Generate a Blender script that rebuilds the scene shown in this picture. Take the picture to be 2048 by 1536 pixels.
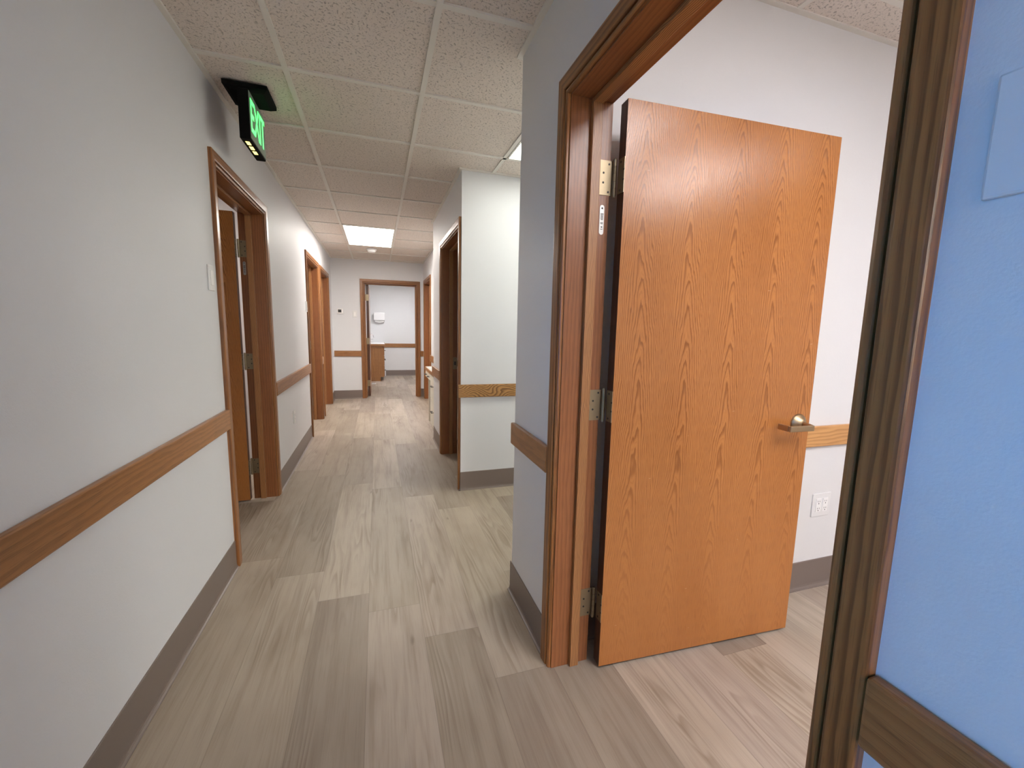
import bpy, bmesh, math, random
from mathutils import Vector, Matrix

random.seed(7)
for o in list(bpy.data.objects):
    bpy.data.objects.remove(o, do_unlink=True)
SC = bpy.context.scene
COL = SC.collection

# ------------------------------------------------------------------ camera
R = Vector((0.95206, -0.30519, 0.02086)); U = Vector((0.01996, 0.13001, 0.99131)); F = Vector((0.30525, 0.94337, -0.12987))
cam = bpy.data.cameras.new('camera')
cam.sensor_fit = 'HORIZONTAL'; cam.sensor_width = 36.0
cam.lens = 833.88 / 2048 * 36.0
cam.clip_start = 0.02; cam.clip_end = 60
camo = bpy.data.objects.new('camera', cam); COL.objects.link(camo)
m = Matrix((R, U, -F)).transposed().to_4x4(); m.translation = Vector((0, 0, 1.292))
camo.matrix_world = m
SC.camera = camo

# ------------------------------------------------------------------ world (dusk sky seen through the corridor window behind the camera)
w = bpy.data.worlds.new('dusk_sky'); SC.world = w; w.use_nodes = True
bg = w.node_tree.nodes['Background']
SKY_COLOR = (0.03, 0.38, 1.0, 1); SKY_STRENGTH = 5.0
bg.inputs[0].default_value = SKY_COLOR; bg.inputs[1].default_value = SKY_STRENGTH

# ------------------------------------------------------------------ exposure and the lamps' strengths
SC.view_settings.view_transform = 'Standard'; SC.view_settings.look = 'None'
SC.view_settings.gamma = 1.0; SC.view_settings.exposure = 0.60
SC.view_settings.use_curve_mapping = False
P_CORR = ((1.0, 0.95, 0.88), 16.0)
P_CROSS = ((0.98, 1.0, 0.90), 6.2)
P_ROOM = ((0.95, 0.92, 0.94), 14.5)
P_DOOR = ((0.95, 0.92, 0.94), 14.0)
P_END = ((0.97, 0.97, 1.0), 16.0)
P_SIDE = ((1.0, 0.96, 0.90), 18.0)
P_BACK = ((1.0, 0.95, 0.86), 66.0)

# ------------------------------------------------------------------ dimensions
XL, XR, XN, YE, YB, YC = -0.7437, 0.6115, 0.816, 7.9226, 3.183, 1.832
H, HR, TW = 2.4384, 2.585, 0.153
YROOM = 1.437
HEAD = 2.045
X2 = 4.4                       # right end of room and cross corridor
YBK = -6.0                     # corridor end behind the camera
YF = 11.49                     # far wall of the end room
WIN = (-0.85, 0.15, 0.60, 1.75)  # corridor window behind the camera: y0, y1, z0, z1


# ------------------------------------------------------------------ node helper
class G:
    def __init__(s, name):
        s.mat = bpy.data.materials.new(name); s.mat.use_nodes = True
        s.t = s.mat.node_tree; s.n = s.t.nodes; s.l = s.t.links
        s.b = s.n['Principled BSDF']

    def put(s, sock, v):
        if isinstance(v, bpy.types.NodeSocket): s.l.new(v, sock)
        elif v is not None: sock.default_value = v

    def m(s, op, a, b=None, c=None, clamp=False):
        k = s.n.new('ShaderNodeMath'); k.operation = op; k.use_clamp = clamp
        for i, v in enumerate((a, b, c)):
            if v is not None: s.put(k.inputs[i], v)
        return k.outputs[0]

    def add(s, a, b): return s.m('ADD', a, b)
    def sub(s, a, b): return s.m('SUBTRACT', a, b)
    def mul(s, a, b): return s.m('MULTIPLY', a, b)

    def xyz(s, x=0.0, y=0.0, z=0.0):
        k = s.n.new('ShaderNodeCombineXYZ')
        for i, v in enumerate((x, y, z)): s.put(k.inputs[i], v)
        return k.outputs[0]

    def sep(s, v):
        k = s.n.new('ShaderNodeSeparateXYZ'); s.l.new(v, k.inputs[0]); return k.outputs

    def uv(s):
        k = s.n.new('ShaderNodeUVMap'); return s.sep(k.outputs[0])

    def obj(s):
        k = s.n.new('ShaderNodeTexCoord'); return k.outputs['Object']

    def noise(s, v, scale=1.0, detail=2.0, rough=0.5, dist=0.0):
        k = s.n.new('ShaderNodeTexNoise'); s.l.new(v, k.inputs['Vector'])
        k.inputs['Scale'].default_value = scale; k.inputs['Detail'].default_value = detail
        k.inputs['Roughness'].default_value = rough; k.inputs['Distortion'].default_value = dist
        return k.outputs[0]

    def step(s, v, a, b):
        k = s.n.new('ShaderNodeMapRange'); k.interpolation_type = 'SMOOTHSTEP'
        s.put(k.inputs[0], v); k.inputs[1].default_value = a; k.inputs[2].default_value = b
        return k.outputs[0]

    def mix(s, f, a, b, mode='MIX'):
        k = s.n.new('ShaderNodeMix'); k.data_type = 'RGBA'; k.blend_type = mode
        s.put(k.inputs[0], f)
        for i, v in ((6, a), (7, b)):
            if isinstance(v, bpy.types.NodeSocket): s.l.new(v, k.inputs[i])
            else: k.inputs[i].default_value = (*v, 1) if len(v) == 3 else v
        return k.outputs[2]

    def bump(s, h, strength, dist=0.001):
        k = s.n.new('ShaderNodeBump'); s.l.new(h, k.inputs['Height'])
        k.inputs['Strength'].default_value = strength; k.inputs['Distance'].default_value = dist
        s.l.new(k.outputs[0], s.b.inputs['Normal'])

    def done(s, color=None, rough=0.5, metal=0.0, spec=None, emit=None):
        if color is not None:
            if isinstance(color, bpy.types.NodeSocket): s.l.new(color, s.b.inputs['Base Color'])
            else: s.b.inputs['Base Color'].default_value = (*color, 1)
        s.put(s.b.inputs['Roughness'], rough); s.b.inputs['Metallic'].default_value = metal
        if spec is not None: s.b.inputs['Specular IOR Level'].default_value = spec
        if emit:
            s.b.inputs['Emission Color'].default_value = (*emit[0], 1); s.b.inputs['Emission Strength'].default_value = emit[1]
        return s.mat


def plain(name, color, rough=0.5, metal=0.0, emit=None, spec=None):
    g = G(name)
    n = g.noise(g.obj(), 60.0, 2.0)
    c = g.mix(g.mul(n, 0.12), color, tuple(x * 0.8 for x in color))
    return g.done(c, rough, metal, spec, emit)


def paint(name, color, rough=0.55, bump=0.22):
    g = G(name); o = g.obj()
    n1 = g.noise(o, 260.0, 3.0); n2 = g.noise(o, 90.0, 2.0)
    h = g.add(n1, g.mul(n2, 0.8))
    big = g.noise(o, 0.9, 2.0)
    c = g.mix(big, color, tuple(x * 0.96 for x in color))
    g.bump(h, bump, 0.0012)
    return g.done(c, rough, 0, 0.4)


def oak(name, light, dark, K=55.0, W1=3.0, W2=0.7, vf=0.9, rough=0.33, pore=0.35, line=0.75):
    g = G(name); u, v, _ = g.uv()
    n1 = g.noise(g.xyz(g.mul(u, 7.0), g.mul(v, vf)), 1.0, 1.0)
    n2 = g.noise(g.xyz(g.mul(u, 40.0), g.mul(v, 5.0)), 1.0, 2.0)
    t = g.add(g.mul(u, K), g.add(g.mul(g.sub(n1, 0.5), W1 * 2), g.mul(g.sub(n2, 0.5), W2 * 2)))
    fr = g.m('FRACT', t)
    ln = g.mul(g.step(fr, 0.25, 0.82), g.sub(1.0, g.step(fr, 0.86, 1.0)))
    po = g.step(g.noise(g.xyz(g.mul(u, 620.0), g.mul(v, 14.0)), 1.0, 2.0), 0.52, 0.70)
    ln2 = g.mul(ln, line)
    c = g.mix(ln2, light, dark)
    c = g.mix(g.mul(po, pore), c, tuple(x * 0.55 for x in dark))
    tone = g.noise(g.xyz(g.mul(u, 3.0), g.mul(v, 0.7)), 1.0, 2.0)
    c = g.mix(g.step(tone, 0.3, 0.75), c, g.mix(1.0, c, (0.78, 0.74, 0.70), 'MULTIPLY'))
    g.bump(g.sub(0.0, g.add(g.mul(po, 0.6), g.mul(ln, 0.25))), 0.25, 0.0006)
    return g.done(c, rough, 0, 0.5)


def veneer(name, light, dark, lw=0.19, u0=0.09, rough=0.23):
    """slip matched plain sliced oak veneer: one cathedral leaf repeated across the door"""
    g = G(name); u, v, _ = g.uv()
    k = g.add(g.m('DIVIDE', g.sub(u, u0), lw), 0.5)
    leaf = g.m('FLOOR', k)
    ul = g.mul(g.sub(g.m('FRACT', k), 0.5), lw)
    drift = g.noise(g.xyz(g.mul(v, 1.3), 3.3, 0.0), 1.0, 1.0)
    uc = g.sub(ul, g.mul(g.sub(drift, 0.5), 0.07))
    wob = g.noise(g.xyz(g.mul(ul, 22.0), g.mul(v, 5.0), g.mul(leaf, 0.05)), 1.0, 2.0)
    wob2 = g.noise(g.xyz(g.mul(ul, 90.0), g.mul(v, 9.0), g.mul(leaf, 0.3)), 1.0, 2.0)
    r = g.m('SQRT', g.add(g.mul(uc, uc), 0.0008))
    vz = g.add(g.mul(v, 13.0), g.mul(g.m('SINE', g.mul(v, 3.1)), 1.6))
    t = g.add(g.add(vz, g.mul(r, 150.0)), g.add(g.mul(g.sub(wob, 0.5), 3.0), g.mul(g.sub(wob2, 0.5), 0.55)))
    fea = g.noise(g.xyz(g.mul(ul, 420.0), g.mul(v, 26.0), g.mul(leaf, 0.6)), 1.0, 1.0)
    t = g.add(t, g.mul(g.sub(fea, 0.5), 0.30))
    fr = g.m('FRACT', t)
    ln = g.mul(g.step(fr, 0.42, 0.84), g.sub(1.0, g.step(fr, 0.87, 1.0)))
    fr2 = g.m('FRACT', g.mul(t, 3.0))
    ln2 = g.mul(g.step(fr2, 0.4, 0.8), g.sub(1.0, g.step(fr2, 0.84, 1.0)))
    ln = g.m('MAXIMUM', ln, g.mul(ln2, 0.30))
    fade = g.step(v, 0.10, 1.05)
    fine = g.noise(g.xyz(g.mul(u, 900.0), g.mul(v, 16.0)), 1.0, 2.0)
    po = g.step(fine, 0.50, 0.68)
    amt = g.mul(ln, g.add(0.13, g.mul(fade, 0.60)))
    c = g.mix(amt, light, dark)
    c = g.mix(g.mul(po, 0.24), c, tuple(x * 0.6 for x in dark))
    tone = g.noise(g.xyz(g.mul(u, 4.0), g.mul(v, 0.8)), 1.0, 3.0)
    c = g.mix(g.step(tone, 0.3, 0.7), c, g.mix(1.0, c, (0.90, 0.86, 0.80), 'MULTIPLY'))
    # wear: small pale scuffs, denser low down
    sc = g.noise(g.xyz(g.mul(u, 26.0), g.mul(v, 160.0), 7.0), 1.0, 1.0)
    sc = g.mul(g.step(sc, 0.80, 0.83), 0.5)
    c = g.mix(sc, c, (0.75, 0.48, 0.28))
    g.bump(g.sub(0.0, g.add(g.mul(po, 0.5), g.mul(ln, 0.5))), 0.22, 0.0006)
    return g.done(c, rough, 0, 0.5)


def planks(name):
    """vinyl plank flooring: uv = metres inside a plank; colour attribute carries a random value per plank"""
    g = G(name); u, v, _ = g.uv()
    a = g.n.new('ShaderNodeAttribute'); a.attribute_name = 'plank_rnd'
    rs = g.sep(a.outputs['Color'])
    r1, r2, r3 = rs[0], rs[1], rs[2]
    off = g.mul(r2, 37.0)
    uo = g.add(u, off)
    n1 = g.noise(g.xyz(g.mul(uo, 9.0), g.mul(v, 0.8), g.mul(r3, 9.0)), 1.0, 2.0)
    t = g.add(g.mul(u, 32.0), g.mul(g.sub(n1, 0.5), 13.0))
    fr = g.m('FRACT', t)
    ln = g.mul(g.step(fr, 0.1, 0.8), g.sub(1.0, g.step(fr, 0.82, 1.0)))
    msk = g.step(g.noise(g.xyz(g.mul(uo, 7.0), g.mul(v, 1.1), 5.0), 1.0, 2.0), 0.45, 0.7)
    str1 = g.noise(g.xyz(g.mul(uo, 30.0), g.mul(v, 1.2)), 1.0, 4.0, 0.6)
    str2 = g.noise(g.xyz(g.mul(uo, 330.0), g.mul(v, 7.0)), 1.0, 2.0)
    cloud = g.noise(g.xyz(g.mul(uo, 5.0), g.mul(v, 1.7), 2.0), 1.0, 3.0)
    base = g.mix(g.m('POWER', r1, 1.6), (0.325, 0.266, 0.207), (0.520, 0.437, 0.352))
    base = g.mix(g.step(r3, 0.55, 0.9), base, g.mix(1.0, base, (0.93, 0.92, 0.95), 'MULTIPLY'))
    c = g.mix(g.step(cloud, 0.38, 0.72), base, g.mix(1.0, base, (0.84, 0.815, 0.79), 'MULTIPLY'))
    c = g.mix(g.mul(g.step(str1, 0.46, 0.74), 0.62), c, g.mix(1.0, c, (0.66, 0.62, 0.58), 'MULTIPLY'))
    c = g.mix(g.mul(g.mul(ln, msk), 0.66), c, g.mix(1.0, c, (0.60, 0.55, 0.50), 'MULTIPLY'))
    c = g.mix(g.mul(g.step(str2, 0.5, 0.75), 0.28), c, g.mix(1.0, c, (0.62, 0.58, 0.54), 'MULTIPLY'))
    kn = g.noise(g.xyz(g.mul(uo, 13.0), g.mul(v, 4.2), 11.0), 1.0, 1.0)
    c = g.mix(g.mul(g.step(kn, 0.755, 0.82), 0.75), c, (0.09, 0.065, 0.048))
    # bevelled seams between planks
    eu = g.m('MINIMUM', u, g.sub(0.2286, u)); ev = g.m('MINIMUM', v, g.sub(1.524, v))
    e = g.m('MINIMUM', eu, ev)
    seam = g.sub(1.0, g.step(e, 0.0004, 0.0022))
    c = g.mix(g.mul(seam, 0.28), c, (0.07, 0.055, 0.045))
    g.bump(g.sub(g.mul(str2, -0.3), g.mul(seam, 1.0)), 0.25, 0.0008)
    ro = g.add(0.40, g.mul(str2, 0.15))
    return g.done(c, ro, 0, 0.35)


def ceiling_tile(name):
    g = G(name); o = g.obj()
    d = g.noise(o, 14.0, 2.0)
    x, y, z = g.sep(o)
    vx = g.xyz(g.add(x, g.mul(d, 0.05)), g.add(y, g.mul(d, 0.05)), 0.0)
    n1 = g.noise(vx, 100.0, 3.0, 0.55)
    n2 = g.noise(o, 190.0, 2.0, 0.5)
    pit = g.step(n1, 0.555, 0.64)
    pin = g.step(n2, 0.62, 0.70)
    base = (0.80, 0.725, 0.66)
    c = g.mix(g.mul(pit, 0.52), base, (0.22, 0.19, 0.165))
    c = g.mix(g.mul(pin, 0.45), c, (0.22, 0.19, 0.165))
    fine = g.noise(o, 420.0, 2.0)
    g.bump(g.sub(g.mul(fine, 0.25), g.add(pit, g.mul(pin, 0.7))), 0.6, 0.0025)
    return g.done(c, 0.9, 0, 0.1)


M = {}
M['wall'] = paint('wall_paint', (0.745, 0.745, 0.765))
M['wallroom'] = paint('room_wall_paint', (0.77, 0.765, 0.765))
M['floor'] = planks('vinyl_plank')
M['tile'] = ceiling_tile('fissured_ceiling_tile')
M['grid'] = plain('ceiling_grid_white', (0.80, 0.77, 0.71), 0.5)
M['base'] = plain('rubber_baseboard', (0.205, 0.160, 0.138), 0.42)
TL, TD = (0.36, 0.150, 0.046), (0.135, 0.046, 0.013)
M['oak'] = oak('stained_oak_trim', TL, TD, 60, 2.2, 0.5, 0.5)
M['oakwavy'] = oak('stained_oak_wavy_stop', (0.50, 0.235, 0.088), (0.12, 0.042, 0.013), 190, 4.2, 0.7, 4.6, 0.35, 0.25, 0.85)
M['oakjamb'] = oak('stained_oak_jamb', (0.30, 0.112, 0.040), (0.17, 0.060, 0.020), 70, 1.6, 0.6, 0.5, 0.30, 0.4, 0.5)
M['oakrail'] = oak('stained_oak_rail', (0.40, 0.18, 0.062), (0.20, 0.08, 0.024), 36, 2.6, 0.7, 0.6, 0.30, 0.5, 0.45)
M['oakflame'] = oak('stained_oak_flame_rail', (0.46, 0.235, 0.075), (0.13, 0.052, 0.014), 60, 5.5, 0.6, 4.5, 0.35, 0.2, 0.85)
M['oakpale'] = oak('pale_oak_rail', (0.74, 0.40, 0.15), (0.50, 0.23, 0.065), 50, 2.5, 0.6, 1.3, 0.35, 0.2, 0.7)
M['veneer'] = veneer('oak_door_veneer', (0.51, 0.200, 0.054), (0.215, 0.072, 0.017))
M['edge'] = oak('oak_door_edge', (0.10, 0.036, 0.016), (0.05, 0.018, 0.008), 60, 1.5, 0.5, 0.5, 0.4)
M['brass'] = plain('antique_brass', (0.30, 0.24, 0.155), 0.42, 0.85)
M['bronze'] = plain('satin_bronze', (0.46, 0.34, 0.21), 0.40, 1.0)
M['steel'] = plain('satin_steel', (0.42, 0.41, 0.39), 0.42, 0.85)
M['chrome'] = plain('chrome', (0.7, 0.71, 0.73), 0.12, 1.0)
M['dark'] = plain('dark_recess', (0.02, 0.018, 0.016), 0.6)
M['black'] = plain('black_plastic', (0.006, 0.006, 0.006), 0.85, spec=0.1)
M['white'] = plain('white_plastic', (0.90, 0.89, 0.88), 0.35)
M['plate'] = plain('off_white_plate', (0.79, 0.785, 0.78), 0.4)
M['paper'] = plain('white_paper', (0.85, 0.84, 0.83), 0.8)
M['greyface'] = plain('sign_face_acrylic', (0.30, 0.36, 0.31), 0.25)
M['laminate'] = plain('grey_laminate', (0.56, 0.60, 0.58), 0.35)
M['cream'] = plain('cream_laminate', (0.78, 0.74, 0.64), 0.4)
M['screen'] = plain('dark_screen', (0.02, 0.022, 0.024), 0.2)
M['glass'] = None
g = G('window_glass'); g.b.inputs['Transmission Weight'].default_value = 1.0
g.b.inputs['IOR'].default_value = 1.0; M['glass'] = g.done((1, 1, 1), 0.0)


def emitter(name, col, s):
    g = G(name); return g.done((0.8, 0.8, 0.8), 0.5, 0, None, (col, s))


# ------------------------------------------------------------------ mesh helpers
class MB:
    def __init__(s): s.v = []; s.f = []; s.u = []; s.mi = []; s.cur = 0

    def quad(s, pts, uvs=None):
        i = len(s.v); s.v += [tuple(p) for p in pts]; s.f.append(tuple(range(i, i + len(pts))))
        s.u.append(uvs or [(0, 0)] * len(pts)); s.mi.append(s.cur)

    def box(s, x0, x1, y0, y1, z0, z1, ax=None, off=None):
        lo = (min(x0, x1), min(y0, y1), min(z0, z1)); hi = (max(x0, x1), max(y0, y1), max(z0, z1))
        d = [hi[i] - lo[i] for i in range(3)]
        if ax is None: ax = d.index(max(d))
        ou = off if off is not None else random.uniform(0, 9)
        i0 = len(s.v)
        P = [(x, y, z) for x in (lo[0], hi[0]) for y in (lo[1], hi[1]) for z in (lo[2], hi[2])]
        s.v += P
        for q in ((0, 1, 3, 2), (4, 6, 7, 5), (0, 4, 5, 1), (2, 3, 7, 6), (0, 2, 6, 4), (1, 5, 7, 3)):
            pts = [P[k] for k in q]
            n = [k for k in range(3) if len({p[k] for p in pts}) == 1][0]
            if n == ax: a, b = [k for k in range(3) if k != n]
            else: b = ax; a = [k for k in range(3) if k not in (n, ax)][0]
            s.f.append(tuple(i0 + k for k in q)); s.mi.append(s.cur)
            s.u.append([(p[a] + ou + 0.37 * n, p[b] + ou * 3) for p in pts])
        return s

    def loft(s, loops, closed=True, caps=True, off=None):
        ou = off if off is not None else random.uniform(0, 9)
        n = len(loops[0]); i0 = len(s.v)
        for L in loops: s.v += [tuple(p) for p in L]
        cu = [0.0]
        for k in range(n): cu.append(cu[-1] + (Vector(loops[0][(k + 1) % n]) - Vector(loops[0][k])).length)
        cv = [0.0]
        for j in range(len(loops) - 1):
            cv.append(cv[-1] + (sum((Vector(p) for p in loops[j + 1]), Vector()) / n - sum((Vector(p) for p in loops[j]), Vector()) / n).length)
        for j in range(len(loops) - 1):
            for k in range(n if closed else n - 1):
                a, b = i0 + j * n + k, i0 + j * n + (k + 1) % n
                s.f.append((a, b, b + n, a + n)); s.mi.append(s.cur)
                s.u.append([(cu[k] + ou, cv[j] + ou * 3), (cu[k + 1] + ou, cv[j] + ou * 3), (cu[k + 1] + ou, cv[j + 1] + ou * 3), (cu[k] + ou, cv[j + 1] + ou * 3)])
        if caps and closed:
            for j in (0, len(loops) - 1):
                s.f.append(tuple(i0 + j * n + k for k in range(n))); s.mi.append(s.cur); s.u.append([(cu[k] + ou, 0) for k in range(n)])
        return s

    def ring(s, c, ax, r, n=20):
        c = Vector(c); ax = Vector(ax).normalized()
        a = ax.orthogonal().normalized(); b = ax.cross(a)
        return [c + a * (r * math.cos(2 * math.pi * k / n)) + b * (r * math.sin(2 * math.pi * k / n)) for k in range(n)]

    def lathe(s, c, ax, prof, n=24):
        c = Vector(c); ax = Vector(ax).normalized()
        return s.loft([s.ring(c + ax * h, ax, max(r, 1e-5), n) for r, h in prof])

    def cyl(s, p0, p1, r, n=16, r1=None):
        p0, p1 = Vector(p0), Vector(p1)
        return s.loft([s.ring(p0, p1 - p0, r, n), s.ring(p1, p1 - p0, r if r1 is None else r1, n)])

    def build(s, name, mats, parent=None, bevel=0.0, smooth=False, seg=2):
        me = bpy.data.meshes.new(name); me.from_pydata(s.v, [], s.f)
        uvl = me.uv_layers.new(name='UVMap')
        k = 0
        for fu in s.u:
            for c in fu: uvl.data[k].uv = c; k += 1
        if not isinstance(mats, (list, tuple)): mats = [mats]
        for mt in mats: me.materials.append(mt)
        for i, p in enumerate(me.polygons): p.material_index = s.mi[i]
        bm = bmesh.new(); bm.from_mesh(me)
        bmesh.ops.recalc_face_normals(bm, faces=bm.faces[:])
        bm.to_mesh(me); bm.free()
        o = bpy.data.objects.new(name, me); COL.objects.link(o)
        if smooth:
            for p in me.polygons: p.use_smooth = True
            md = o.modifiers.new('edges', 'EDGE_SPLIT'); md.split_angle = math.radians(40)
        if bevel:
            b = o.modifiers.new('bevel', 'BEVEL'); b.width = bevel; b.segments = seg; b.limit_method = 'ANGLE'
        if parent is not None:
            o.parent = parent
            if parent.type == 'EMPTY': o.matrix_parent_inverse = parent_matrix(parent).inverted()
        return o


def parent_matrix(p):
    return Matrix.LocRotScale(p.location, p.rotation_euler, None)


def tag(o, label, cat, group=None, kind=None):
    o['label'] = label; o['category'] = cat
    if group: o['group'] = group
    if kind: o['kind'] = kind
    return o


def empty(name, loc, label, cat, group=None, kind=None, rz=0.0):
    o = bpy.data.objects.new(name, None); COL.objects.link(o)
    o.location = loc; o.rotation_euler = (0, 0, rz); o.empty_display_size = 0.1
    return tag(o, label, cat, group, kind)


def local(o):
    """children built in the parent's own coordinates"""
    o.matrix_parent_inverse = Matrix.Identity(4); return o


# ------------------------------------------------------------------ floor
JOINT = {-3: 3.99, -2: 2.26, -1: 2.00, 0: 3.38, 1: 3.15, 2: 2.867, 3: 2.0}
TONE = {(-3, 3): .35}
mb = MB(); rnd = []
for c in range(-18, 20):
    x0 = -0.063 + 0.2286 * c
    j0 = JOINT.get(c, random.uniform(0, 1.524))
    k = math.floor((YBK - 0.3 - j0) / 1.524)
    y = j0 + k * 1.524
    prev = random.random()
    while y < YF + 0.2:
        mb.quad([(x0, y, 0), (x0 + .2286, y, 0), (x0 + .2286, y + 1.524, 0), (x0, y + 1.524, 0)], [(0, 0), (.2286, 0), (.2286, 1.524), (0, 1.524)])
        t = random.random()
        if abs(t - prev) < .25: t = (t + .5) % 1
        prev = t; t = .12 + .68 * t
        if c >= 4 and -.2 < y + .76 < 1.8: t = .80 + .20 * t          # brighter light of the near right room put into the plank tone
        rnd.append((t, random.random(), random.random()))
        y += 1.524
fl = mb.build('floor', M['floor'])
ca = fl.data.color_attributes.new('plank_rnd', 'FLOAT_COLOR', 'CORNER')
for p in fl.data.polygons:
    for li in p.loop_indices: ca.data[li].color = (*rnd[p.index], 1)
# keep the plank order after recalc (polygon order is preserved)
tag(fl, 'grey-beige wood-look vinyl plank floor running down the corridor and into the rooms', 'floor', kind='structure')
mb = MB(); mb.box(-4.6, 4.7, YBK - .3, YF + .3, -0.2, -0.02)
tag(mb.build('floor_slab', M['dark']), 'concrete slab under the plank floor', 'floor', kind='structure')

# ------------------------------------------------------------------ door openings: (clear a0, clear a1)
D1, D2, D3 = (2.500, 3.415), (5.270, 6.200), (6.470, 7.410)
DM = (0.390, 1.328)
DB = (3.266, 4.180)
DN = (6.820, 7.650)
DE = (-0.205, 0.690)
JT = 0.019


def wall_along(mb, fx, a0, a1, ztop, openings):
    """fx(a0,a1,z0,z1) adds a box; openings are clear openings for doors or (y0,y1,z0,z1) windows"""
    a = a0
    for op in sorted(openings):
        if len(op) == 2: o0, o1, z0, z1 = op[0] - JT, op[1] + JT, 0, HEAD + JT
        else: o0, o1, z0, z1 = op
        fx(a, o0, 0, ztop); fx(o0, o1, z1, ztop)
        if z0 > 0: fx(o0, o1, 0, z0)
        a = o1
    fx(a, a1, 0, ztop)


mb = MB(); wall_along(mb, lambda a, b, c, d: mb.box(XL - TW, XL, a, b, c, d), YBK, YE + 0.15, HR, [WIN, D1, D2, D3])
tag(mb.build('wall_left', M['wall']), 'long white left wall of the corridor with three doorways', 'wall', kind='structure')
mb = MB(); wall_along(mb, lambda a, b, c, d: mb.box(XR, XR + TW, a, b, c, d), YBK, YC, 2.7, [DM])
mb.box(XR + TW, X2 + .2, YROOM, YC, 0, 2.7)
tag(mb.build('wall_right', M['wallroom']), 'near right wall around the big open doorway, ending at the side passage', 'wall', kind='structure')
mb = MB(); wall_along(mb, lambda a, b, c, d: mb.box(XR, XR + TW, a, b, c, d), YB, 4.84, HR, [DB])
mb.box(XR + TW, X2 + .2, YB, YB + TW, 0, HR); mb.box(XR + TW, XN + TW, 4.70, 4.84, 0, HR)
tag(mb.build('wall_passage', M['wall']), 'white projecting wall block beyond the side passage with a dark doorway', 'wall', kind='structure')
mb = MB(); wall_along(mb, lambda a, b, c, d: mb.box(XN, XN + TW, a, b, c, d), 4.84, YE, HR, [DN])
tag(mb.build('wall_niche', M['wall']), 'recessed white right wall behind the built-in desk', 'wall', kind='structure')
mb = MB(); wall_along(mb, lambda a, b, c, d: mb.box(a, b, YE, YE + TW, c, d), XL, XN + TW + 2.2, HR, [DE])
mb.box(-1.6, XL, YE + .15, YE + TW + .15, 0, HR)
tag(mb.build('wall_end', M['wall']), 'white wall closing the corridor around the far doorway', 'wall', kind='structure')
mb = MB()
mb.box(-1.6, 3.2, YF, YF + .1, 0, HR); mb.box(-1.5, -1.4, YE + .2, YF, 0, HR); mb.box(2.5, 2.6, YE + .15, YF, 0, HR)
tag(mb.build('wall_far', M['wallroom']), 'bright white far wall of the sink room beyond the end doorway', 'wall', kind='structure')
mb = MB()
mb.box(X2, X2 + .1, -2.6, YROOM, 0, 2.7); mb.box(XR + TW, X2, -2.6, -2.5, 0, 2.7)
tag(mb.build('wall_exam', M['wallroom']), 'white side walls of the near right room', 'wall', kind='structure')
mb = MB()
mb.box(X2, X2 + .1, YC, YB, 0, HR)
tag(mb.build('wall_side', M['wall']), 'white end wall of the side passage', 'wall', kind='structure')
mb = MB(); mb.box(XL - TW, XR + TW, YBK - .1, YBK, 0, HR)
tag(mb.build('wall_back', M['wall']), 'white wall closing the corridor behind the viewer', 'wall', kind='structure')
mb = MB()
mb.box(-3.6, -3.5, .9, 8.2, 0, HR); mb.box(-3.6, XL - TW, .9, 1.0, 0, HR)
mb.box(-3.6, XL - TW, 4.40, 4.50, 0, HR); mb.box(-3.6, XL - TW, 6.29, 6.39, 0, HR); mb.box(-3.6, -1.6, 8.07, 8.2, 0, HR)
tag(mb.build('wall_office', M['wall']), 'white partition walls of the left-hand rooms', 'wall', kind='structure')
mb = MB()
mb.box(3.0, 3.1, YB + TW, YE, 0, HR); mb.box(XN + TW, 3.0, 5.6, 5.7, 0, HR)
tag(mb.build('wall_storage', M['wall']), 'white partition walls of the right-hand rooms', 'wall', kind='structure')

# window behind the camera
wy0, wy1, wz0, wz1 = WIN
t = empty('window_1', (XL - TW / 2, (wy0 + wy1) / 2, wz0), 'white framed corridor window in the left wall behind the viewer', 'window', kind='structure')
mb = MB()
for a, b, c, d in ((wy0, wy0 + .05, wz0, wz1), (wy1 - .05, wy1, wz0, wz1), (wy0 + .05, wy1 - .05, wz0, wz0 + .05), (wy0 + .05, wy1 - .05, wz1 - .05, wz1), (wy0 + .05, wy1 - .05, 1.15, 1.19)):
    mb.box(XL - TW, XL - .05, a, b, c, d)
mb.build('frame', M['white'], t, 0.003)
mb = MB(); mb.box(XL - .11, XL - .106, wy0 + .05, wy1 - .05, wz0 + .05, wz1 - .05); mb.build('pane', M['glass'], t)
pl = bpy.data.lights.new('window_portal', 'AREA'); pl.shape = 'RECTANGLE'; pl.size = wy1 - wy0; pl.size_y = wz1 - wz0; pl.cycles.is_portal = True
po = bpy.data.objects.new('window_portal', pl); COL.objects.link(po)
po.location = (XL - TW - .01, (wy0 + wy1) / 2, (wz0 + wz1) / 2); po.rotation_euler = (math.radians(90), 0, math.radians(-90))
po.parent = t; po.matrix_parent_inverse = parent_matrix(t).inverted()

# ------------------------------------------------------------------ ceilings
zt = H + 0.008
LB = (0.848 + .012, 1.4576 - .012, 2.2758 + .012, 2.8854 - .012)
mb = MB()
mb.box(-3.6, .69, YBK, YF, zt, zt + .03); mb.box(.69, X2, 1.6, YF, zt, zt + .03)
tag(mb.build('ceiling', M['tile']), 'dropped ceiling of fissured acoustic tiles over the corridor', 'ceiling', kind='structure')
mb = MB(); mb.box(.69, X2, -2.5, 1.5, HR + .004, HR + .03)
tag(mb.build('ceiling_room', M['tile']), 'acoustic tile ceiling of the near right room', 'ceiling', kind='structure')

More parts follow.
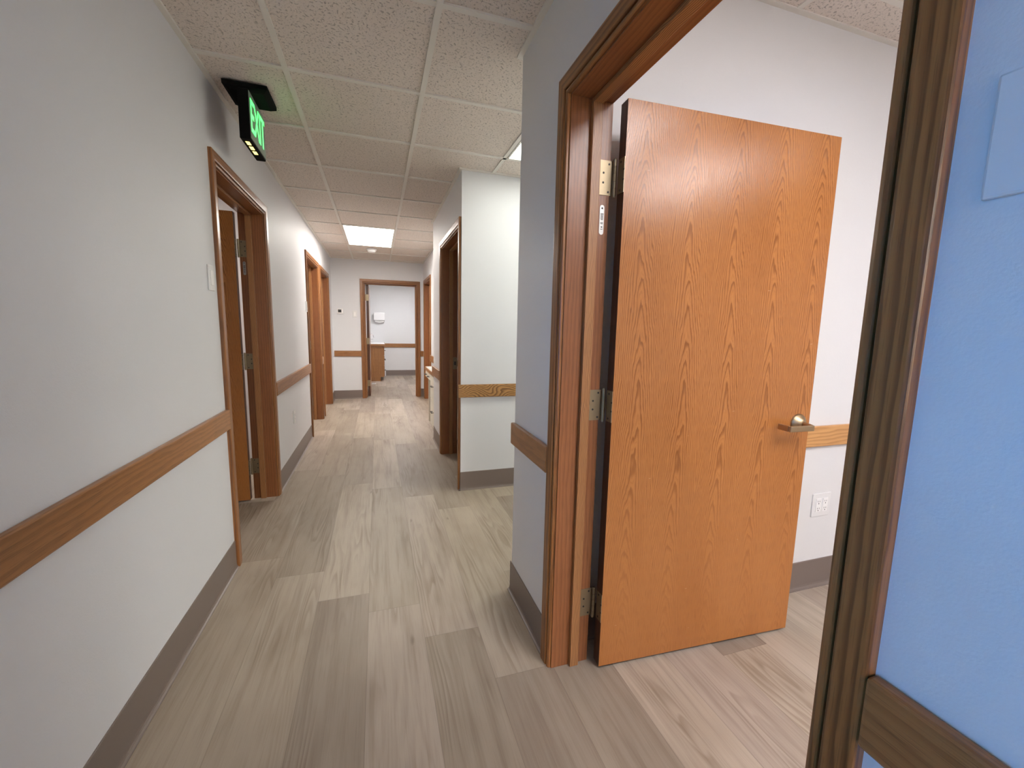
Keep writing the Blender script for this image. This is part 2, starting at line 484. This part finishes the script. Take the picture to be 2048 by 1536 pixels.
X1L, Y0T, TS = -0.3733, 2.2758, 0.6096
gw, gz0 = 0.012, H
mb = MB()
for i in (0, 1):
    x = X1L + TS * i; mb.box(x - gw, x + gw, -1.38, YE, gz0, zt)
for i in range(2, 7):
    x = X1L + TS * i
    if x < X2: mb.box(x - gw, x + gw, YC, YB, gz0, zt)
for k in range(-6, 10):
    y = Y0T + TS * k
    if y >= YE - .02: continue
    xe = XR if (y < YC or YB < y < 4.84) else (XN if y > YB else X2)
    for a, b in ((XL, X1L - gw), (X1L + gw, X1L + TS - gw), (X1L + TS + gw, xe)):
        if a < -.3 and b > .2 and k == 6: continue       # long light panel fills this bay
        if a > X1L and b < .3 and k == 6: continue
        mb.box(a, b, y - gw, y + gw, gz0, zt)
tag(mb.build('trim_1', M['grid']), 'off-white metal grid between the ceiling tiles', 'ceiling grid', kind='structure')
mb = MB(); aw = .022
for a in ((XL, XL + aw, YBK, YE), (XR - aw, XR, YBK, YC), (XR - aw, XR, YB, 4.84), (XN - aw, XN, 4.84, YE), (XL + aw, XN - aw, YE - aw, YE), (XR - aw, X2, YC, YC + aw), (XR - aw, X2, YB - aw, YB), (XR - aw, XN - aw, 4.84, 4.84 + aw)):
    mb.box(*a, gz0 - .0015, zt)
tag(mb.build('trim_2', M['grid']), 'off-white wall angle where ceiling tiles meet the corridor walls', 'ceiling trim', kind='structure')
mb = MB()
for x in (1.629, 1.629 + 2 * TS, 1.629 + 3 * TS): mb.box(x - gw, x + gw, -2.5, YROOM, HR, HR + .004)
for k in range(-6, 1): mb.box(XR + TW, X2, 1.27 + TS * k - gw, 1.27 + TS * k + gw, HR, HR + .0035)
mb.box(XR + TW, X2, YROOM - aw, YROOM, HR - .0015, HR + .004); mb.box(XR + TW, XR + TW + aw, -2.5, YROOM - aw, HR - .0015, HR + .004)
tag(mb.build('trim_3', M['grid']), 'off-white ceiling grid of the near right room', 'ceiling grid', kind='structure')


# ------------------------------------------------------------------ lights in the ceilings
def panel(x0, x1, y0, y1, z, spec, label, name='ceiling_light', group='flat ceiling light panels'):
    t = empty(name, ((x0 + x1) / 2, (y0 + y1) / 2, z), label, 'ceiling light', group)
    f = .012
    mb = MB()
    for b in ((x0, x0 + f, y0, y1), (x1 - f, x1, y0, y1), (x0 + f, x1 - f, y0, y0 + f), (x0 + f, x1 - f, y1 - f, y1)): mb.box(*b, z - .003, z + .012)
    mb.build('frame', M['grid'], t)
    mb = MB(); mb.box(x0 + f, x1 - f, y0 + f, y1 - f, z, z + .0035)
    mb.build('diffuser', emitter('diffuser_' + str(len(bpy.data.materials)), *spec), t)
    return t


yk = lambda k: Y0T + TS * k
panel(X1L + gw, X1L + TS - gw, yk(5) + gw, yk(7) - gw, H, P_CORR, 'long glowing ceiling light panel down the corridor, beside the smoke detector')
panel(*LB[:2], LB[2], LB[3], H, P_CROSS, 'glowing ceiling light panel at the side passage, partly hidden by the near wall')
for i, nm in ((2, 'added unseen light panel in the side passage, brightening the left wall'), (4, 'farther added unseen light panel in the side passage, brightening the left wall')):
    panel(LB[0] + TS * i, LB[1] + TS * i, LB[2], LB[3], H, (P_CROSS[0], 15.5), nm)  # two hidden panels added to throw more light on the left corridor wall
panel(2.03, 2.64, -1.48, -.28, HR, P_ROOM, 'ceiling light panel in the middle of the near right room')
panel(1.00, 1.60, -1.02, .18, HR, P_DOOR, 'ceiling light panel of the near right room closest to its doorway')
panel(.30, .90, 9.2, 10.4, H, P_END, 'ceiling light panel of the sink room beyond the far doorway')
panel(-2.5, -1.9, 3.55, 4.15, H, P_SIDE, 'ceiling light panel of the first left room')
panel(-2.3, -1.7, 5.2, 5.8, H, P_SIDE, 'ceiling light panel of the second left room')
panel(-2.3, -1.7, 6.9, 7.5, H, P_SIDE, 'ceiling light panel of the third left room')
panel(1.7, 2.3, 6.2, 6.8, H, P_SIDE, 'ceiling light panel of the room behind the built-in desk')
panel(-.03, .56, -5.40, -4.22, H, P_BACK, 'ceiling light panel of the corridor behind the viewer')

# ------------------------------------------------------------------ baseboards (rubber cove base)
def baseboard(name, segs, label):
    mb = MB()
    for p0, p1, n in segs:
        p0, p1, n = Vector((*p0, 0)), Vector((*p1, 0)), Vector((*n, 0))
        prof = [(0, 0), (.016, 0), (.0155, .003), (.009, .006), (.0055, .012), (.004, .022), (.004, .148), (.0025, .1505), (0, .1505)]
        mb.loft([[p + n * d + Vector((0, 0, z)) for d, z in prof] for p in (p0, p1)])
    return tag(mb.build(name, M['base'], smooth=False), label, 'baseboard', kind='structure')


cw = .071
baseboard('baseboard_left', [((XL, YBK), (XL, D1[0] - cw), (1, 0)), ((XL, D1[1] + cw), (XL, D2[0] - cw), (1, 0)), ((XL, D2[1] + cw), (XL, D3[0] - cw), (1, 0)), ((XL, D3[1] + cw), (XL, YE), (1, 0))], 'brown-grey rubber baseboard along the left corridor wall')
baseboard('baseboard_right', [((XR, YBK), (XR, DM[0] - cw), (-1, 0)), ((XR, DM[1] + cw), (XR, YC + .016), (-1, 0)), ((XR, YC), (X2, YC), (0, 1))], 'brown-grey rubber baseboard on the near right wall')
baseboard('baseboard_passage', [((XR - .0, YB), (X2, YB), (0, -1)), ((XR, DB[1] + cw), (XR, 4.84), (-1, 0)), ((XR, YB - .016), (XR, DB[0] - cw - .004), (-1, 0))], 'brown-grey rubber baseboard round the projecting wall block')
baseboard('baseboard_niche', [((XN, 4.84), (XN, DN[0] - cw), (-1, 0)), ((XN, DN[1] + cw), (XN, YE), (-1, 0))], 'brown-grey rubber baseboard of the recessed right wall')
baseboard('baseboard_end', [((XL, YE), (DE[0] - cw, YE), (0, -1)), ((DE[1] + cw, YE), (XN, YE), (0, -1))], 'brown-grey rubber baseboard beside the far doorway')
baseboard('baseboard_far', [((.2, YF), (2.5, YF), (0, -1))], 'brown-grey rubber baseboard on the far wall of the sink room')
baseboard('baseboard_room', [((XR + TW, YROOM), (X2, YROOM), (0, -1))], 'brown-grey rubber baseboard in the near right room')


# ------------------------------------------------------------------ wall rails
def rail(name, segs, label, mat='oakrail'):
    mb = MB()
    for (x0, x1, y0, y1) in segs: mb.box(x0, x1, y0, y1, .757, .858)
    return tag(mb.build(name, M[mat], bevel=.005, seg=2), label, 'wall rail', 'oak wall rails', 'structure')


rt = .021
rail('trim_10', [(XL, XL + rt, YBK, D1[0] - cw)], 'long oak wall rail in the left foreground ending at the first doorway')
rail('trim_11', [(XL, XL + rt, D1[1] + cw, D2[0] - cw)], 'oak wall rail on the left wall above the white outlet')
rail('trim_12', [(XL, XL + rt, D2[1] + cw, D3[0] - cw)], 'short oak wall rail between the two far left doorways')
rail('trim_13', [(XR - rt, XR, DM[1] + cw, YC)], 'short dark oak wall rail on the near right wall left of the big doorway')
rail('trim_14', [(XR - rt, XR, YBK, DM[0] - cw)], 'dark oak wall rail on the blue-lit wall, bottom right')
rail('trim_15', [(XR - rt, X2, YB - rt, YB)], 'flame-grained oak wall rail on the front of the projecting wall block', 'oakflame')
rail('trim_16', [(XR - rt, XR, DB[1] + cw, 4.84)], 'oak wall rail in front of the built-in desk end')
rail('trim_17', [(XN - rt, XN, 4.84, DN[0] - cw)], 'oak wall rail on the recessed wall above the built-in desk')
rail('trim_18', [(XL + rt, DE[0] - cw, YE - rt, YE)], 'oak wall rail under the thermostat left of the far doorway')
rail('trim_19', [(DE[1] + cw, XN, YE - rt, YE)], 'tiny oak wall rail right of the far doorway')
rail('trim_20', [(.1, 2.5, YF - rt, YF)], 'oak wall rail on the far wall of the sink room')
rail('trim_21', [(XR + TW + .3, X2, YROOM - rt, YROOM)], 'pale oak wall rail behind the big open door', 'oakpale')

# ------------------------------------------------------------------ door frames
CP = [(0, 0), (0, .008), (.002, .011), (.007, .013), (.0125, .0125), (.0145, .010), (.0148, .0010), (.0188, .0010), (.0192, .0130), (.021, .0150), (.026, .0165), (.058, .0180), (.0625, .0172), (.064, .0150), (.064, 0)]


def doorframe(name, Wf, a0, a1, label, hinge=1, rating=None, strike=None, cw_=.064, depth=TW):
    """Wf(a, d, z): a along the wall, d out of the wall into the corridor; hinge=+1: hinge jamb at a1, -1 at a0"""
    t = empty(name, Wf((a0 + a1) / 2, 0, 0), label, 'door frame', 'oak door frames', 'structure')
    s = cw_ / .064
    i0, i1, zi = a0 - .006, a1 + .006, HEAD + .006
    mb = MB()
    o1 = random.uniform(0, 9)
    mb.loft([[Wf(i0 - w * s, d, 0) for w, d in CP], [Wf(i0 - w * s, d, zi + w * s) for w, d in CP],
             [Wf(i1 + w * s, d, zi + w * s) for w, d in CP], [Wf(i1 + w * s, d, 0) for w, d in CP]], off=o1)
    mb.build('casing', M['oak'], t)
    mb = MB()
    def bx(A0, A1, d0, d1, z0, z1):
        p, q = Wf(A0, d0, z0), Wf(A1, d1, z1)
        mb.box(p[0], q[0], p[1], q[1], z0, z1)
    bx(a0 - JT, a0, -depth, 0, 0, HEAD + JT); bx(a1, a1 + JT, -depth, 0, 0, HEAD + JT); bx(a0, a1, -depth, 0, HEAD, HEAD + JT)
    mb.build('jamb', M['oakjamb'], t, .001)
    mb = MB(); st = .016; d0, d1 = -.107, -.072
    bx(a0, a0 + st, d0, d1, 0, HEAD); bx(a1 - st, a1, d0, d1, 0, HEAD); bx(a0 + st, a1 - st, d0, d1, HEAD - st, HEAD)
    mb.build('stop', M['oakwavy'], t, .002)
    if rating:
        za, zb = rating
        ah = a1 if hinge > 0 else a0
        e = -1 if hinge > 0 else 1
        mb = MB(); n = 10; r = .0085; dc = -.128
        pts = [(dc + r * math.cos(k * math.pi / n), zb - r + r * math.sin(k * math.pi / n)) for k in range(n + 1)] + \
              [(dc + r * math.cos(math.pi + k * math.pi / n), za + r + r * math.sin(math.pi + k * math.pi / n)) for k in range(n + 1)]
        mb.loft([[Wf(ah + e * .0002, d, z) for d, z in pts], [Wf(ah + e * .0016, d, z) for d, z in pts]])
        mb.cur = 1
        L = zb - za
        for k, (zz, hh, ww) in enumerate(((.86, .06, .4), (.70, .02, .8), (.66, .02, .8), (.62, .02, .7), (.58, .02, .8), (.54, .02, .8), (.50, .02, .6), (.40, .02, .8), (.36, .02, .7), (.24, .04, .4), (.18, .02, .6))):
            p, q = Wf(ah + e * .0015, dc - r * ww * .8, 0), Wf(ah + e * .0021, dc + r * ww * .8, 0)
            mb.box(p[0], q[0], p[1], q[1], za + zz * L, za + (zz + hh) * L)
        mb.build('rating_label', [M['steel'], M['dark']], t)
    if strike:
        ah = a0 if hinge > 0 else a1
        e = 1 if hinge > 0 else -1
        mb = MB()
        for dA, dB, z0, z1 in ((-.150, -.112, strike - .06, strike - .018), (-.150, -.112, strike + .018, strike + .06), (-.150, -.140, strike - .018, strike + .018), (-.122, -.112, strike - .018, strike + .018), (-.160, -.150, strike - .03, strike + .03)):
            p, q = Wf(ah + e * .0002, dA, 0), Wf(ah + e * .0022, dB, 0)
            mb.box(p[0], q[0], p[1], q[1], z0, z1)
        mb.cur = 1
        for dA, dB, z0, z1 in ((-.140, -.122, strike - .018, strike + .018), (-.134, -.128, strike + .045, strike + .051), (-.134, -.128, strike - .051, strike - .045)):
            p, q = Wf(ah + e * .0003, dA, 0), Wf(ah + e * .0026, dB, 0)
            mb.box(p[0], q[0], p[1], q[1], z0, z1)
        mb.build('strike_plate', [M['brass'], M['dark']], t)
    return t


WL = lambda a, d, z: Vector((XL + d, a, z))
WR = lambda a, d, z: Vector((XR - d, a, z))
WN = lambda a, d, z: Vector((XN - d, a, z))
WE = lambda a, d, z: Vector((a, YE - d, z))
doorframe('trim_30', WR, *DM, 'dark oak door frame around the big open door on the right', 1, (1.621, 1.719), .94)
doorframe('trim_31', WL, *D1, 'oak door frame of the first left doorway beneath the exit sign', 1, (1.629, 1.721))
doorframe('trim_32', WL, *D2, 'oak door frame of the second doorway on the left wall', 1)
doorframe('trim_33', WL, *D3, 'oak door frame of the farthest doorway on the left wall', 1)
doorframe('trim_34', WR, *DB, 'dark oak door frame with strike plate in the projecting wall block', -1, None, .94)
doorframe('trim_35', WN, *DN, 'oak door frame on the recessed right wall beyond the desk', 1)
doorframe('trim_36', WE, *DE, 'oak door frame of the doorway at the corridor end', -1, None, .94)

# ------------------------------------------------------------------ door leaves
DT = .044
HZ = ((1.751, 1.863), (.970, 1.082), (.195, .307))


def hinge_mesh(jx, jy, sx, ex, ey, px, py, z0, z1):
    """jamb plate lying on the jamb face (normal -y), plate on the leaf edge, knuckle at (px, py)"""
    mb = MB()
    # jamb plate in the xz plane at y=jy
    mb.box(jx - sx * .042, px, jy - .0022, jy, z0, z1)
    # leaf plate in the yz plane at x=ex
    mb.box(ex - sx * .0022, ex, ey, ey + .036, z0, z1)
    n = 5; h = (z1 - z0 + .006) / n
    for k in range(n): mb.cyl((px, py, z0 - .003 + k * h + .0008), (px, py, z0 - .003 + (k + 1) * h - .0008), .0068, 14)
    mb.cyl((px, py, z0 - .006), (px, py, z1 + .006), .0050, 12)
    mb.cur = 1
    for fx, fz in ((.014, .10), (.034, .36), (.034, .64), (.014, .90)):
        c = (px - sx * (fx + .004), jy - .0022, z0 + (z1 - z0) * fz)
        mb.cyl(c, (c[0], c[1] - .0008, c[2]), .0036, 10)
        c = (ex - sx * .0022, ey + .036 - fx, z0 + (z1 - z0) * fz)
        mb.cyl(c, (c[0] - sx * .0008, c[1], c[2]), .0036, 10)
    return mb


def leaf(name, hinge_at, jamb, rz, Wd, label, sx=1, hinges=True, lever=False, pin=None):
    """hinge_at: world corner of the face at the hinge stile; face normal is -y before rotation; sx=-1 extends to -x"""
    t = empty(name, (hinge_at[0], hinge_at[1], 0), label, 'door', 'oak slab doors', 'structure', rz)
    mb = MB()
    x0, x1 = 0.0, sx * Wd
    z0, z1 = .012, HEAD - .006
    P = lambda x, y, z: (x, y, z)
    uo = 0.0
    A = [(x0, z0), (x1, z0), (x1, z1), (x0, z1)]
    mb.quad([(x, 0, z) for x, z in A], [(abs(x) + uo, z) for x, z in A])
    mb.quad([(x, DT, z) for x, z in A], [(abs(x) + uo + .04, z + 2.5) for x, z in A])
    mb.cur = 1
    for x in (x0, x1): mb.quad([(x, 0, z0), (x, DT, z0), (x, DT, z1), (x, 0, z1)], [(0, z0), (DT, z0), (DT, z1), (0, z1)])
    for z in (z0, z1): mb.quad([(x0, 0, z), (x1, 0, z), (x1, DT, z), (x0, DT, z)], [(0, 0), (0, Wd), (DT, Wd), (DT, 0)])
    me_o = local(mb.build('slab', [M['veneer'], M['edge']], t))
    bm = bmesh.new(); bm.from_mesh(me_o.data); bmesh.ops.remove_doubles(bm, verts=bm.verts, dist=1e-5); bmesh.ops.recalc_face_normals(bm, faces=bm.faces[:]); bm.to_mesh(me_o.data); bm.free()
    if hinges:
        for z0, z1 in HZ:
            # world coordinates: hinge plates
            mb = hinge_mesh(jamb[0], jamb[1], sx, hinge_at[0], hinge_at[1], pin[0], pin[1], z0, z1)
            h = mb.build('hinge', [M['brass'], M['dark']], t)
    if lever:
        hx, hz = Wd - .060, .938
        hd = empty_part = None
        mb = MB()
        mb.lathe((hx, 0, hz), (0, -1, 0), [(.0, 0), (.0375, 0), (.0375, .004), (.0350, .008), (.0275, .015), (.0200, .022), (.0140, .027), (.0, .027)], 32)
        rose = local(mb.build('lever_handle', M['bronze'], t, smooth=True))
        mb = MB()
        mb.cyl((hx, -.028, hz), (hx, -.062, hz - .004), .0095, 20)
        nk = local(mb.build('neck', M['bronze'], rose, smooth=True))
        mb = MB(); zc = hz - .008; hh = .0115
        # flat bar running to the hinge side with a squared return to the door
        mb.box(hx - .113, hx + .006, -.070, -.060, zc - hh, zc + hh)
        mb.box(hx - .113, hx - .103, -.060, -.010, zc - hh, zc + hh)
        lv = local(mb.build('lever', M['bronze'], rose, .003))
    return t


leaf('door_1', (.786, 1.272), (XR + TW, DM[1]), math.radians(-2.7), .905, 'big oak slab door on the right, open into the room, with bronze lever handle', 1, True, True, (.776, 1.319))
leaf('door_2', (-.909, 3.359), (XL - TW, D1[1]), 0.0, .908, 'oak slab door open inside the first left doorway', -1, True, False, (-.900, 3.405))
leaf('door_3', (-.909, D2[1] - .056), (XL - TW, D2[1]), 0.0, .908, 'oak slab door open inside the second left doorway', -1, True, False, (-.900, D2[1] - .01))
leaf('door_4', (-.909, D3[1] - .056), (XL - TW, D3[1]), 0.0, .92, 'oak slab door open inside the farthest left doorway', -1, True, False, (-.900, D3[1] - .01))
leaf('door_5', (XN + TW + .0215, DN[1] - .056), (XN + TW, DN[1]), 0.0, .82, 'glossy oak slab door open inside the recessed right doorway', 1, True, False, (XN + TW + .011, DN[1] - .01))
te = leaf('door_6', (-.136, YE + TW + .022), None, math.radians(89.6), .885, 'oak slab door seen edge-on, open into the sink room at the corridor end', 1, False)
for z0, z1 in HZ:
    mb = MB(); yh = YE + TW + .010
    mb.box(DE[0], -.138, yh + .004, yh + .0075, z0, z1)
    mb.cyl((DE[0] + .008, yh, z0 - .003), (DE[0] + .008, yh, z1 + .003), .0068, 12)
    mb.build('hinge', M['brass'], te)

# ------------------------------------------------------------------ exit sign
t = empty('exit_sign', (-.58, 2.56, H), 'black exit sign with green glowing letters hanging from the ceiling by the left wall', 'exit sign')
mb = MB()
x0, x1, y0, y1 = -.678, -.487, 2.462, 2.672
mb.loft([[Vector((x0, y0, H)), Vector((x1, y0, H)), Vector((x1, y1, H)), Vector((x0, y1, H))],
         [Vector((x0, y0, H - .018)), Vector((x1, y0, H - .018)), Vector((x1, y1, H - .018)), Vector((x0, y1, H - .018))],
         [Vector((x0 + .022, y0 + .022, H - .033)), Vector((x1 - .022, y0 + .022, H - .033)), Vector((x1 - .022, y1 - .022, H - .033)), Vector((x0 + .022, y1 - .022, H - .033))]])
mb.build('canopy', M['black'], t)
sx0, sx1, sy0, sy1, sz0, sz1 = -.612, -.566, 2.448, 2.748, 2.180, H - .030
mb = MB(); mb.box(sx0, sx1, sy0, sy1, sz0, sz1); mb.build('housing', M['black'], t, .004)
mb = MB(); mb.box(sx1, sx1 + .0025, sy0 + .006, sy1 - .006, sz0 + .008, sz1 - .006)
face = mb.build('face_panel', M['greyface'], t)
M['exitgreen'] = emitter('exit_green', (0.0, 1.0, 0.12), 1.15)
fc = bpy.data.curves.new('exit_text', 'FONT'); fc.body = 'EXIT'; fc.size = .195; fc.extrude = .0008; fc.align_x = 'CENTER'; fc.offset = .001; fc.space_character = .93
fo = bpy.data.objects.new('exit_text', fc); COL.objects.link(fo)
bpy.context.view_layer.update()
me = bpy.data.meshes.new_from_object(fo.evaluated_get(bpy.context.evaluated_depsgraph_get()))
bpy.data.objects.remove(fo, do_unlink=True)
lo = bpy.data.objects.new('lettering', me); COL.objects.link(lo); me.materials.clear(); me.materials.append(M['exitgreen'])
# text local x -> +y, local y -> +z, local z -> +x
lo.parent = face
lo.matrix_local = Matrix(((0, 0, 1, sx1 + .0032), (1, 0, 0, (sy0 + sy1) / 2), (0, 1, 0, sz0 + .046), (0, 0, 0, 1)))
if True:
    xs = [v.co.x for v in me.vertices]; sc = .262 / (max(xs) - min(xs)); zs = 1.12
    for v in me.vertices: v.co.x = (v.co.x - (max(xs) + min(xs)) / 2) * sc; v.co.y *= zs
# downlight lenses under the sign
ml = emitter('downlight_lens', (1.0, 0.82, 0.22), 1.3)
for k in range(3):
    mb = MB(); ya = sy0 + .035 + k * .062
    mb.box(-.598, -.580, ya, ya + .042, sz0 - .002, sz0 + .001)
    mb.build('downlight_lens', ml, t, .003)


# ------------------------------------------------------------------ switches, outlets, thermostat
def plate(name, Wf, a, z, w, h, label, cat, rockers=(0.0,), outlet=False, group=None, nrm=None):
    t = empty(name, Wf(a, 0, z), label, cat, group)
    mb = MB()
    p, q = Wf(a - w / 2, 0.0, 0), Wf(a + w / 2, .0065, 0)
    mb.box(p[0], q[0], p[1], q[1], z - h / 2, z + h / 2)
    mb.build('cover_plate', M['plate'], t, .003)
    for r in rockers:
        mb = MB(); p, q = Wf(a + r - .0165, .004, 0), Wf(a + r + .0165, .0095, 0)
        mb.box(p[0], q[0], p[1], q[1], z - .034, z + .034)
        if outlet:
            mb.cur = 1
            for zz in (-.019, .017):
                for da, dz, ww, hh in ((-.006, .003, .0022, .008), (.006, .003, .0022, .007), (0, -.008, .005, .005)):
                    p, q = Wf(a + r + da - ww / 2, .009, 0), Wf(a + r + da + ww / 2, .0098, 0)
                    mb.box(p[0], q[0], p[1], q[1], z + zz + dz - hh / 2, z + zz + dz + hh / 2)
        mb.build('receptacle' if outlet else 'rocker', [M['white'], M['dark']], t, 0 if outlet else .0015)
    return t


WX = lambda a, d, z: Vector((a, YROOM - d, z))
plate('light_switch', WL, 2.350, 1.503, .072, .118, 'white rocker light switch beside the first left doorway', 'light switch')
plate('light_switch', WL, 5.165, 1.495, .072, .118, 'thin white light switch beside the second left doorway', 'light switch')
plate('light_switch', WE, -.370, 1.503, .072, .118, 'white light switch right of the thermostat', 'light switch')
plate('light_switch', WR, .230, 1.497, .118, .122, 'blue-lit light switch plate on the near right wall', 'light switch', (-.005,))
plate('outlet', WL, 4.185, .455, .072, .120, 'white wall outlet low on the left corridor wall', 'outlet', (0,), True)
plate('outlet', WX, 2.118, .447, .122, .122, 'white double outlet low on the wall behind the big door', 'outlet', (-.023, .023), True)
t = empty('thermostat', WE(-.605, 0, 1.543), 'white thermostat with dark screen left of the far doorway', 'thermostat')
mb = MB(); mb.box(-.655, -.553, YE - .022, YE, 1.499, 1.588); mb.build('body', M['white'], t, .004)
mb = MB(); mb.box(-.640, -.585, YE - .0232, YE - .0215, 1.522, 1.572); mb.build('screen', M['screen'], t)

t = empty('smoke_detector', (-.055, 6.80, H), 'round white smoke detector behind the long ceiling light', 'smoke detector')
mb = MB(); mb.lathe((-.055, 6.80, H + .001), (0, 0, -1), [(0, 0), (.072, 0), (.072, .014), (.066, .020), (0, .020)], 28); mb.build('mounting_base', M['white'], t, smooth=True)
mb = MB(); mb.lathe((-.055, 6.80, H - .019), (0, 0, -1), [(0, 0), (.060, 0), (.058, .016), (.046, .027), (.02, .031), (0, .031)], 28); mb.build('dome', M['white'], t, smooth=True)

# ------------------------------------------------------------------ sink room: cabinet, counter, faucet, towel dispenser, floor vent
cx0, cx1, cy0, cy1 = -1.39, .135, 10.36, YF - .005
t = empty('sink_cabinet', (-.6, 10.9, 0), 'oak sink base cabinet against the wall of the room at the corridor end', 'cabinet')
mb = MB(); mb.box(cx0, cx1, cy0, cy0 + .019, .10, .84, 2, 2.2); mb.box(cx0, cx1 - .075, cy0, cy0 + .019, 0, .10, 2, 2.2)
mb.build('side_panel', M['oakrail'], t)
mb = MB(); mb.box(cx0, cx1 - .002, cy0 + .019, cy1, .10, .84); mb.box(cx0, cx1 - .075, cy0 + .019, cy1, 0, .10); mb.build('carcass', M['oak'], t)
for k, (ya, yb, za, zb, nm) in enumerate(((cy0 + .03, cy0 + .50, .62, .82, 'drawer'), (cy0 + .03, cy0 + .50, .38, .60, 'drawer'), (cy0 + .03, cy0 + .50, .12, .36, 'drawer'), (cy0 + .53, cy1 - .03, .12, .82, 'door'))):
    mb = MB(); mb.box(cx1 - .002, cx1 + .017, ya, yb, za, zb); d = mb.build(nm, M['oakrail'], t, .003)
    mb = MB(); zc = (za + zb) / 2; yc = (ya + yb) / 2
    mb.cyl((cx1 + .017, yc - .045, zc), (cx1 + .045, yc - .045, zc), .005, 10); mb.cyl((cx1 + .017, yc + .045, zc), (cx1 + .045, yc + .045, zc), .005, 10); mb.cyl((cx1 + .045, yc - .055, zc), (cx1 + .045, yc + .055, zc), .006, 10)
    mb.build('pull', M['dark'], d)
t = empty('sink_countertop', (-.6, 10.9, .84), 'white sink countertop with oak edge on the far cabinet', 'countertop')
mb = MB(); mb.box(cx0, cx1 + .025, cy0 - .02, cy1, .855, .885); mb.build('top', M['white'], t, .002)
mb = MB(); mb.box(cx0, cx1 + .03, cy0 - .03, cy0 - .02, .840, .885); mb.box(cx1 + .025, cx1 + .035, cy0 - .03, cy1, .840, .885); mb.build('edge_band', M['oakrail'], t, .002)
mb = MB(); mb.box(cx0, cx1 + .025, cy0 - .02, cy1, .840, .855); mb.build('underside', M['oak'], t)
t = empty('faucet', (-.16, 10.95, .885), 'small chrome faucet at the far sink', 'faucet')
mb = MB(); mb.lathe((-.22, 10.95, .8852), (0, 0, 1), [(0, 0), (.03, 0), (.028, .012), (.016, .02), (.014, .09), (0, .095)], 18)
pth = [(-.22, .975), (-.20, 1.05), (-.16, 1.09), (-.11, 1.08), (-.085, 1.02)]
for (xa, za), (xb, zb) in zip(pth, pth[1:]): mb.cyl((xa, 10.95, za), (xb, 10.95, zb), .012, 12)
mb.build('spout', M['chrome'], t, smooth=True)
mb = MB(); mb.cyl((-.22, 10.92, .92), (-.19, 10.84, .97), .010, 10); mb.cyl((-.19, 10.84, .97), (-.10, 10.82, .985), .009, 10); mb.build('handle', M['chrome'], t, smooth=True)
t = empty('paper_towel_dispenser', (.06, YF, 1.45), 'white paper towel dispenser on the far wall above the sink', 'towel dispenser')
mb = MB(); mb.loft([[Vector((x, y, z)) for y, z in ((YF, 1.655), (YF - .10, 1.650), (YF - .125, 1.635), (YF - .130, 1.465), (YF - .11, 1.452), (YF, 1.452))] for x in (-.078, .195)])
mb.build('housing', M['white'], t, .004)
mb = MB()
L0 = [Vector((-.05 + .22 * k / 8, YF - .075, 1.46)) for k in range(9)]
L1 = [Vector((-.05 + .22 * k / 8, YF - .085, 1.385 + .035 * abs(k - 4) / 4)) for k in range(9)]
L2 = [v + Vector((0, .006, 0)) for v in L1]; L3 = [v + Vector((0, .006, 0)) for v in L0]
for a, b in ((L0, L1), (L1, L2), (L2, L3)):
    for k in range(8): mb.quad([a[k], a[k + 1], b[k + 1], b[k]])
mb.build('paper_towel', M['paper'], t)
mb = MB(); mb.box(-.20, -.05, 9.86, 9.98, -.001, .006)
t = tag(mb.build('floor_vent', M['white'], bevel=.002), 'small white floor vent in front of the far sink cabinet', 'vent')
mb = MB()
for k in range(6): mb.box(-.19 + k * .023, -.18 + k * .023, 9.88, 9.96, .005, .0066)
mb.build('louver', M['dark'], t)

# ------------------------------------------------------------------ built-in desk in the recess
dx0, dx1, dy0, dy1 = .612, XN - .001, 4.843, 5.80
t = empty('built_in_desk', (.70, 5.3, 0), 'cream built-in desk with drawers in the recess past the dark doorway', 'desk')
mb = MB(); mb.box(dx0 + .012, dx1, dy0, dy1, .736, .762); mb.build('desk_top', M['laminate'], t)
mb = MB(); mb.box(dx0, dx0 + .012, dy0, dy1, .722, .763); mb.box(dx0 + .012, dx1, dy1, dy1 + .012, .722, .763); mb.build('edge_band', M['oakrail'], t, .002)
mb = MB(); mb.box(.632, dx1, dy0, 5.22, .09, .722); mb.box(.66, dx1, dy0, 5.22, 0, .09); mb.build('pedestal', M['cream'], t)
for za, zb in ((.10, .42), (.43, .71)):
    mb = MB(); mb.box(.616, .632, dy0 + .01, 5.21, za, zb); d = mb.build('drawer', M['cream'], t, .002)
    zc = (za + zb) / 2 + .03; yc = 4.95
    mb = MB(); mb.cyl((.616, yc - .045, zc), (.592, yc - .045, zc), .0045, 10); mb.cyl((.616, yc + .045, zc), (.592, yc + .045, zc), .0045, 10); mb.cyl((.592, yc - .055, zc), (.592, yc + .055, zc), .0055, 10); mb.build('pull', M['dark'], d)
mb = MB(); mb.box(.64, dx1, 5.22, dy1, .62, .722); mb.build('apron', M['cream'], t)
for ya, yb in ((5.235, 5.50), (5.515, dy1 - .015)):
    mb = MB(); mb.box(.622, .64, ya, yb, .632, .715); d = mb.build('drawer', M['cream'], t, .002)
    yc = (ya + yb) / 2; zc = .672
    mb = MB(); mb.cyl((.622, yc - .045, zc), (.598, yc - .045, zc), .0045, 10); mb.cyl((.622, yc + .045, zc), (.598, yc + .045, zc), .0045, 10); mb.cyl((.598, yc - .055, zc), (.598, yc + .055, zc), .0055, 10); mb.build('pull', M['dark'], d)
mb = MB(); mb.box(.66, dx1, dy1 - .02, dy1, 0, .722); mb.build('end_panel', M['cream'], t)
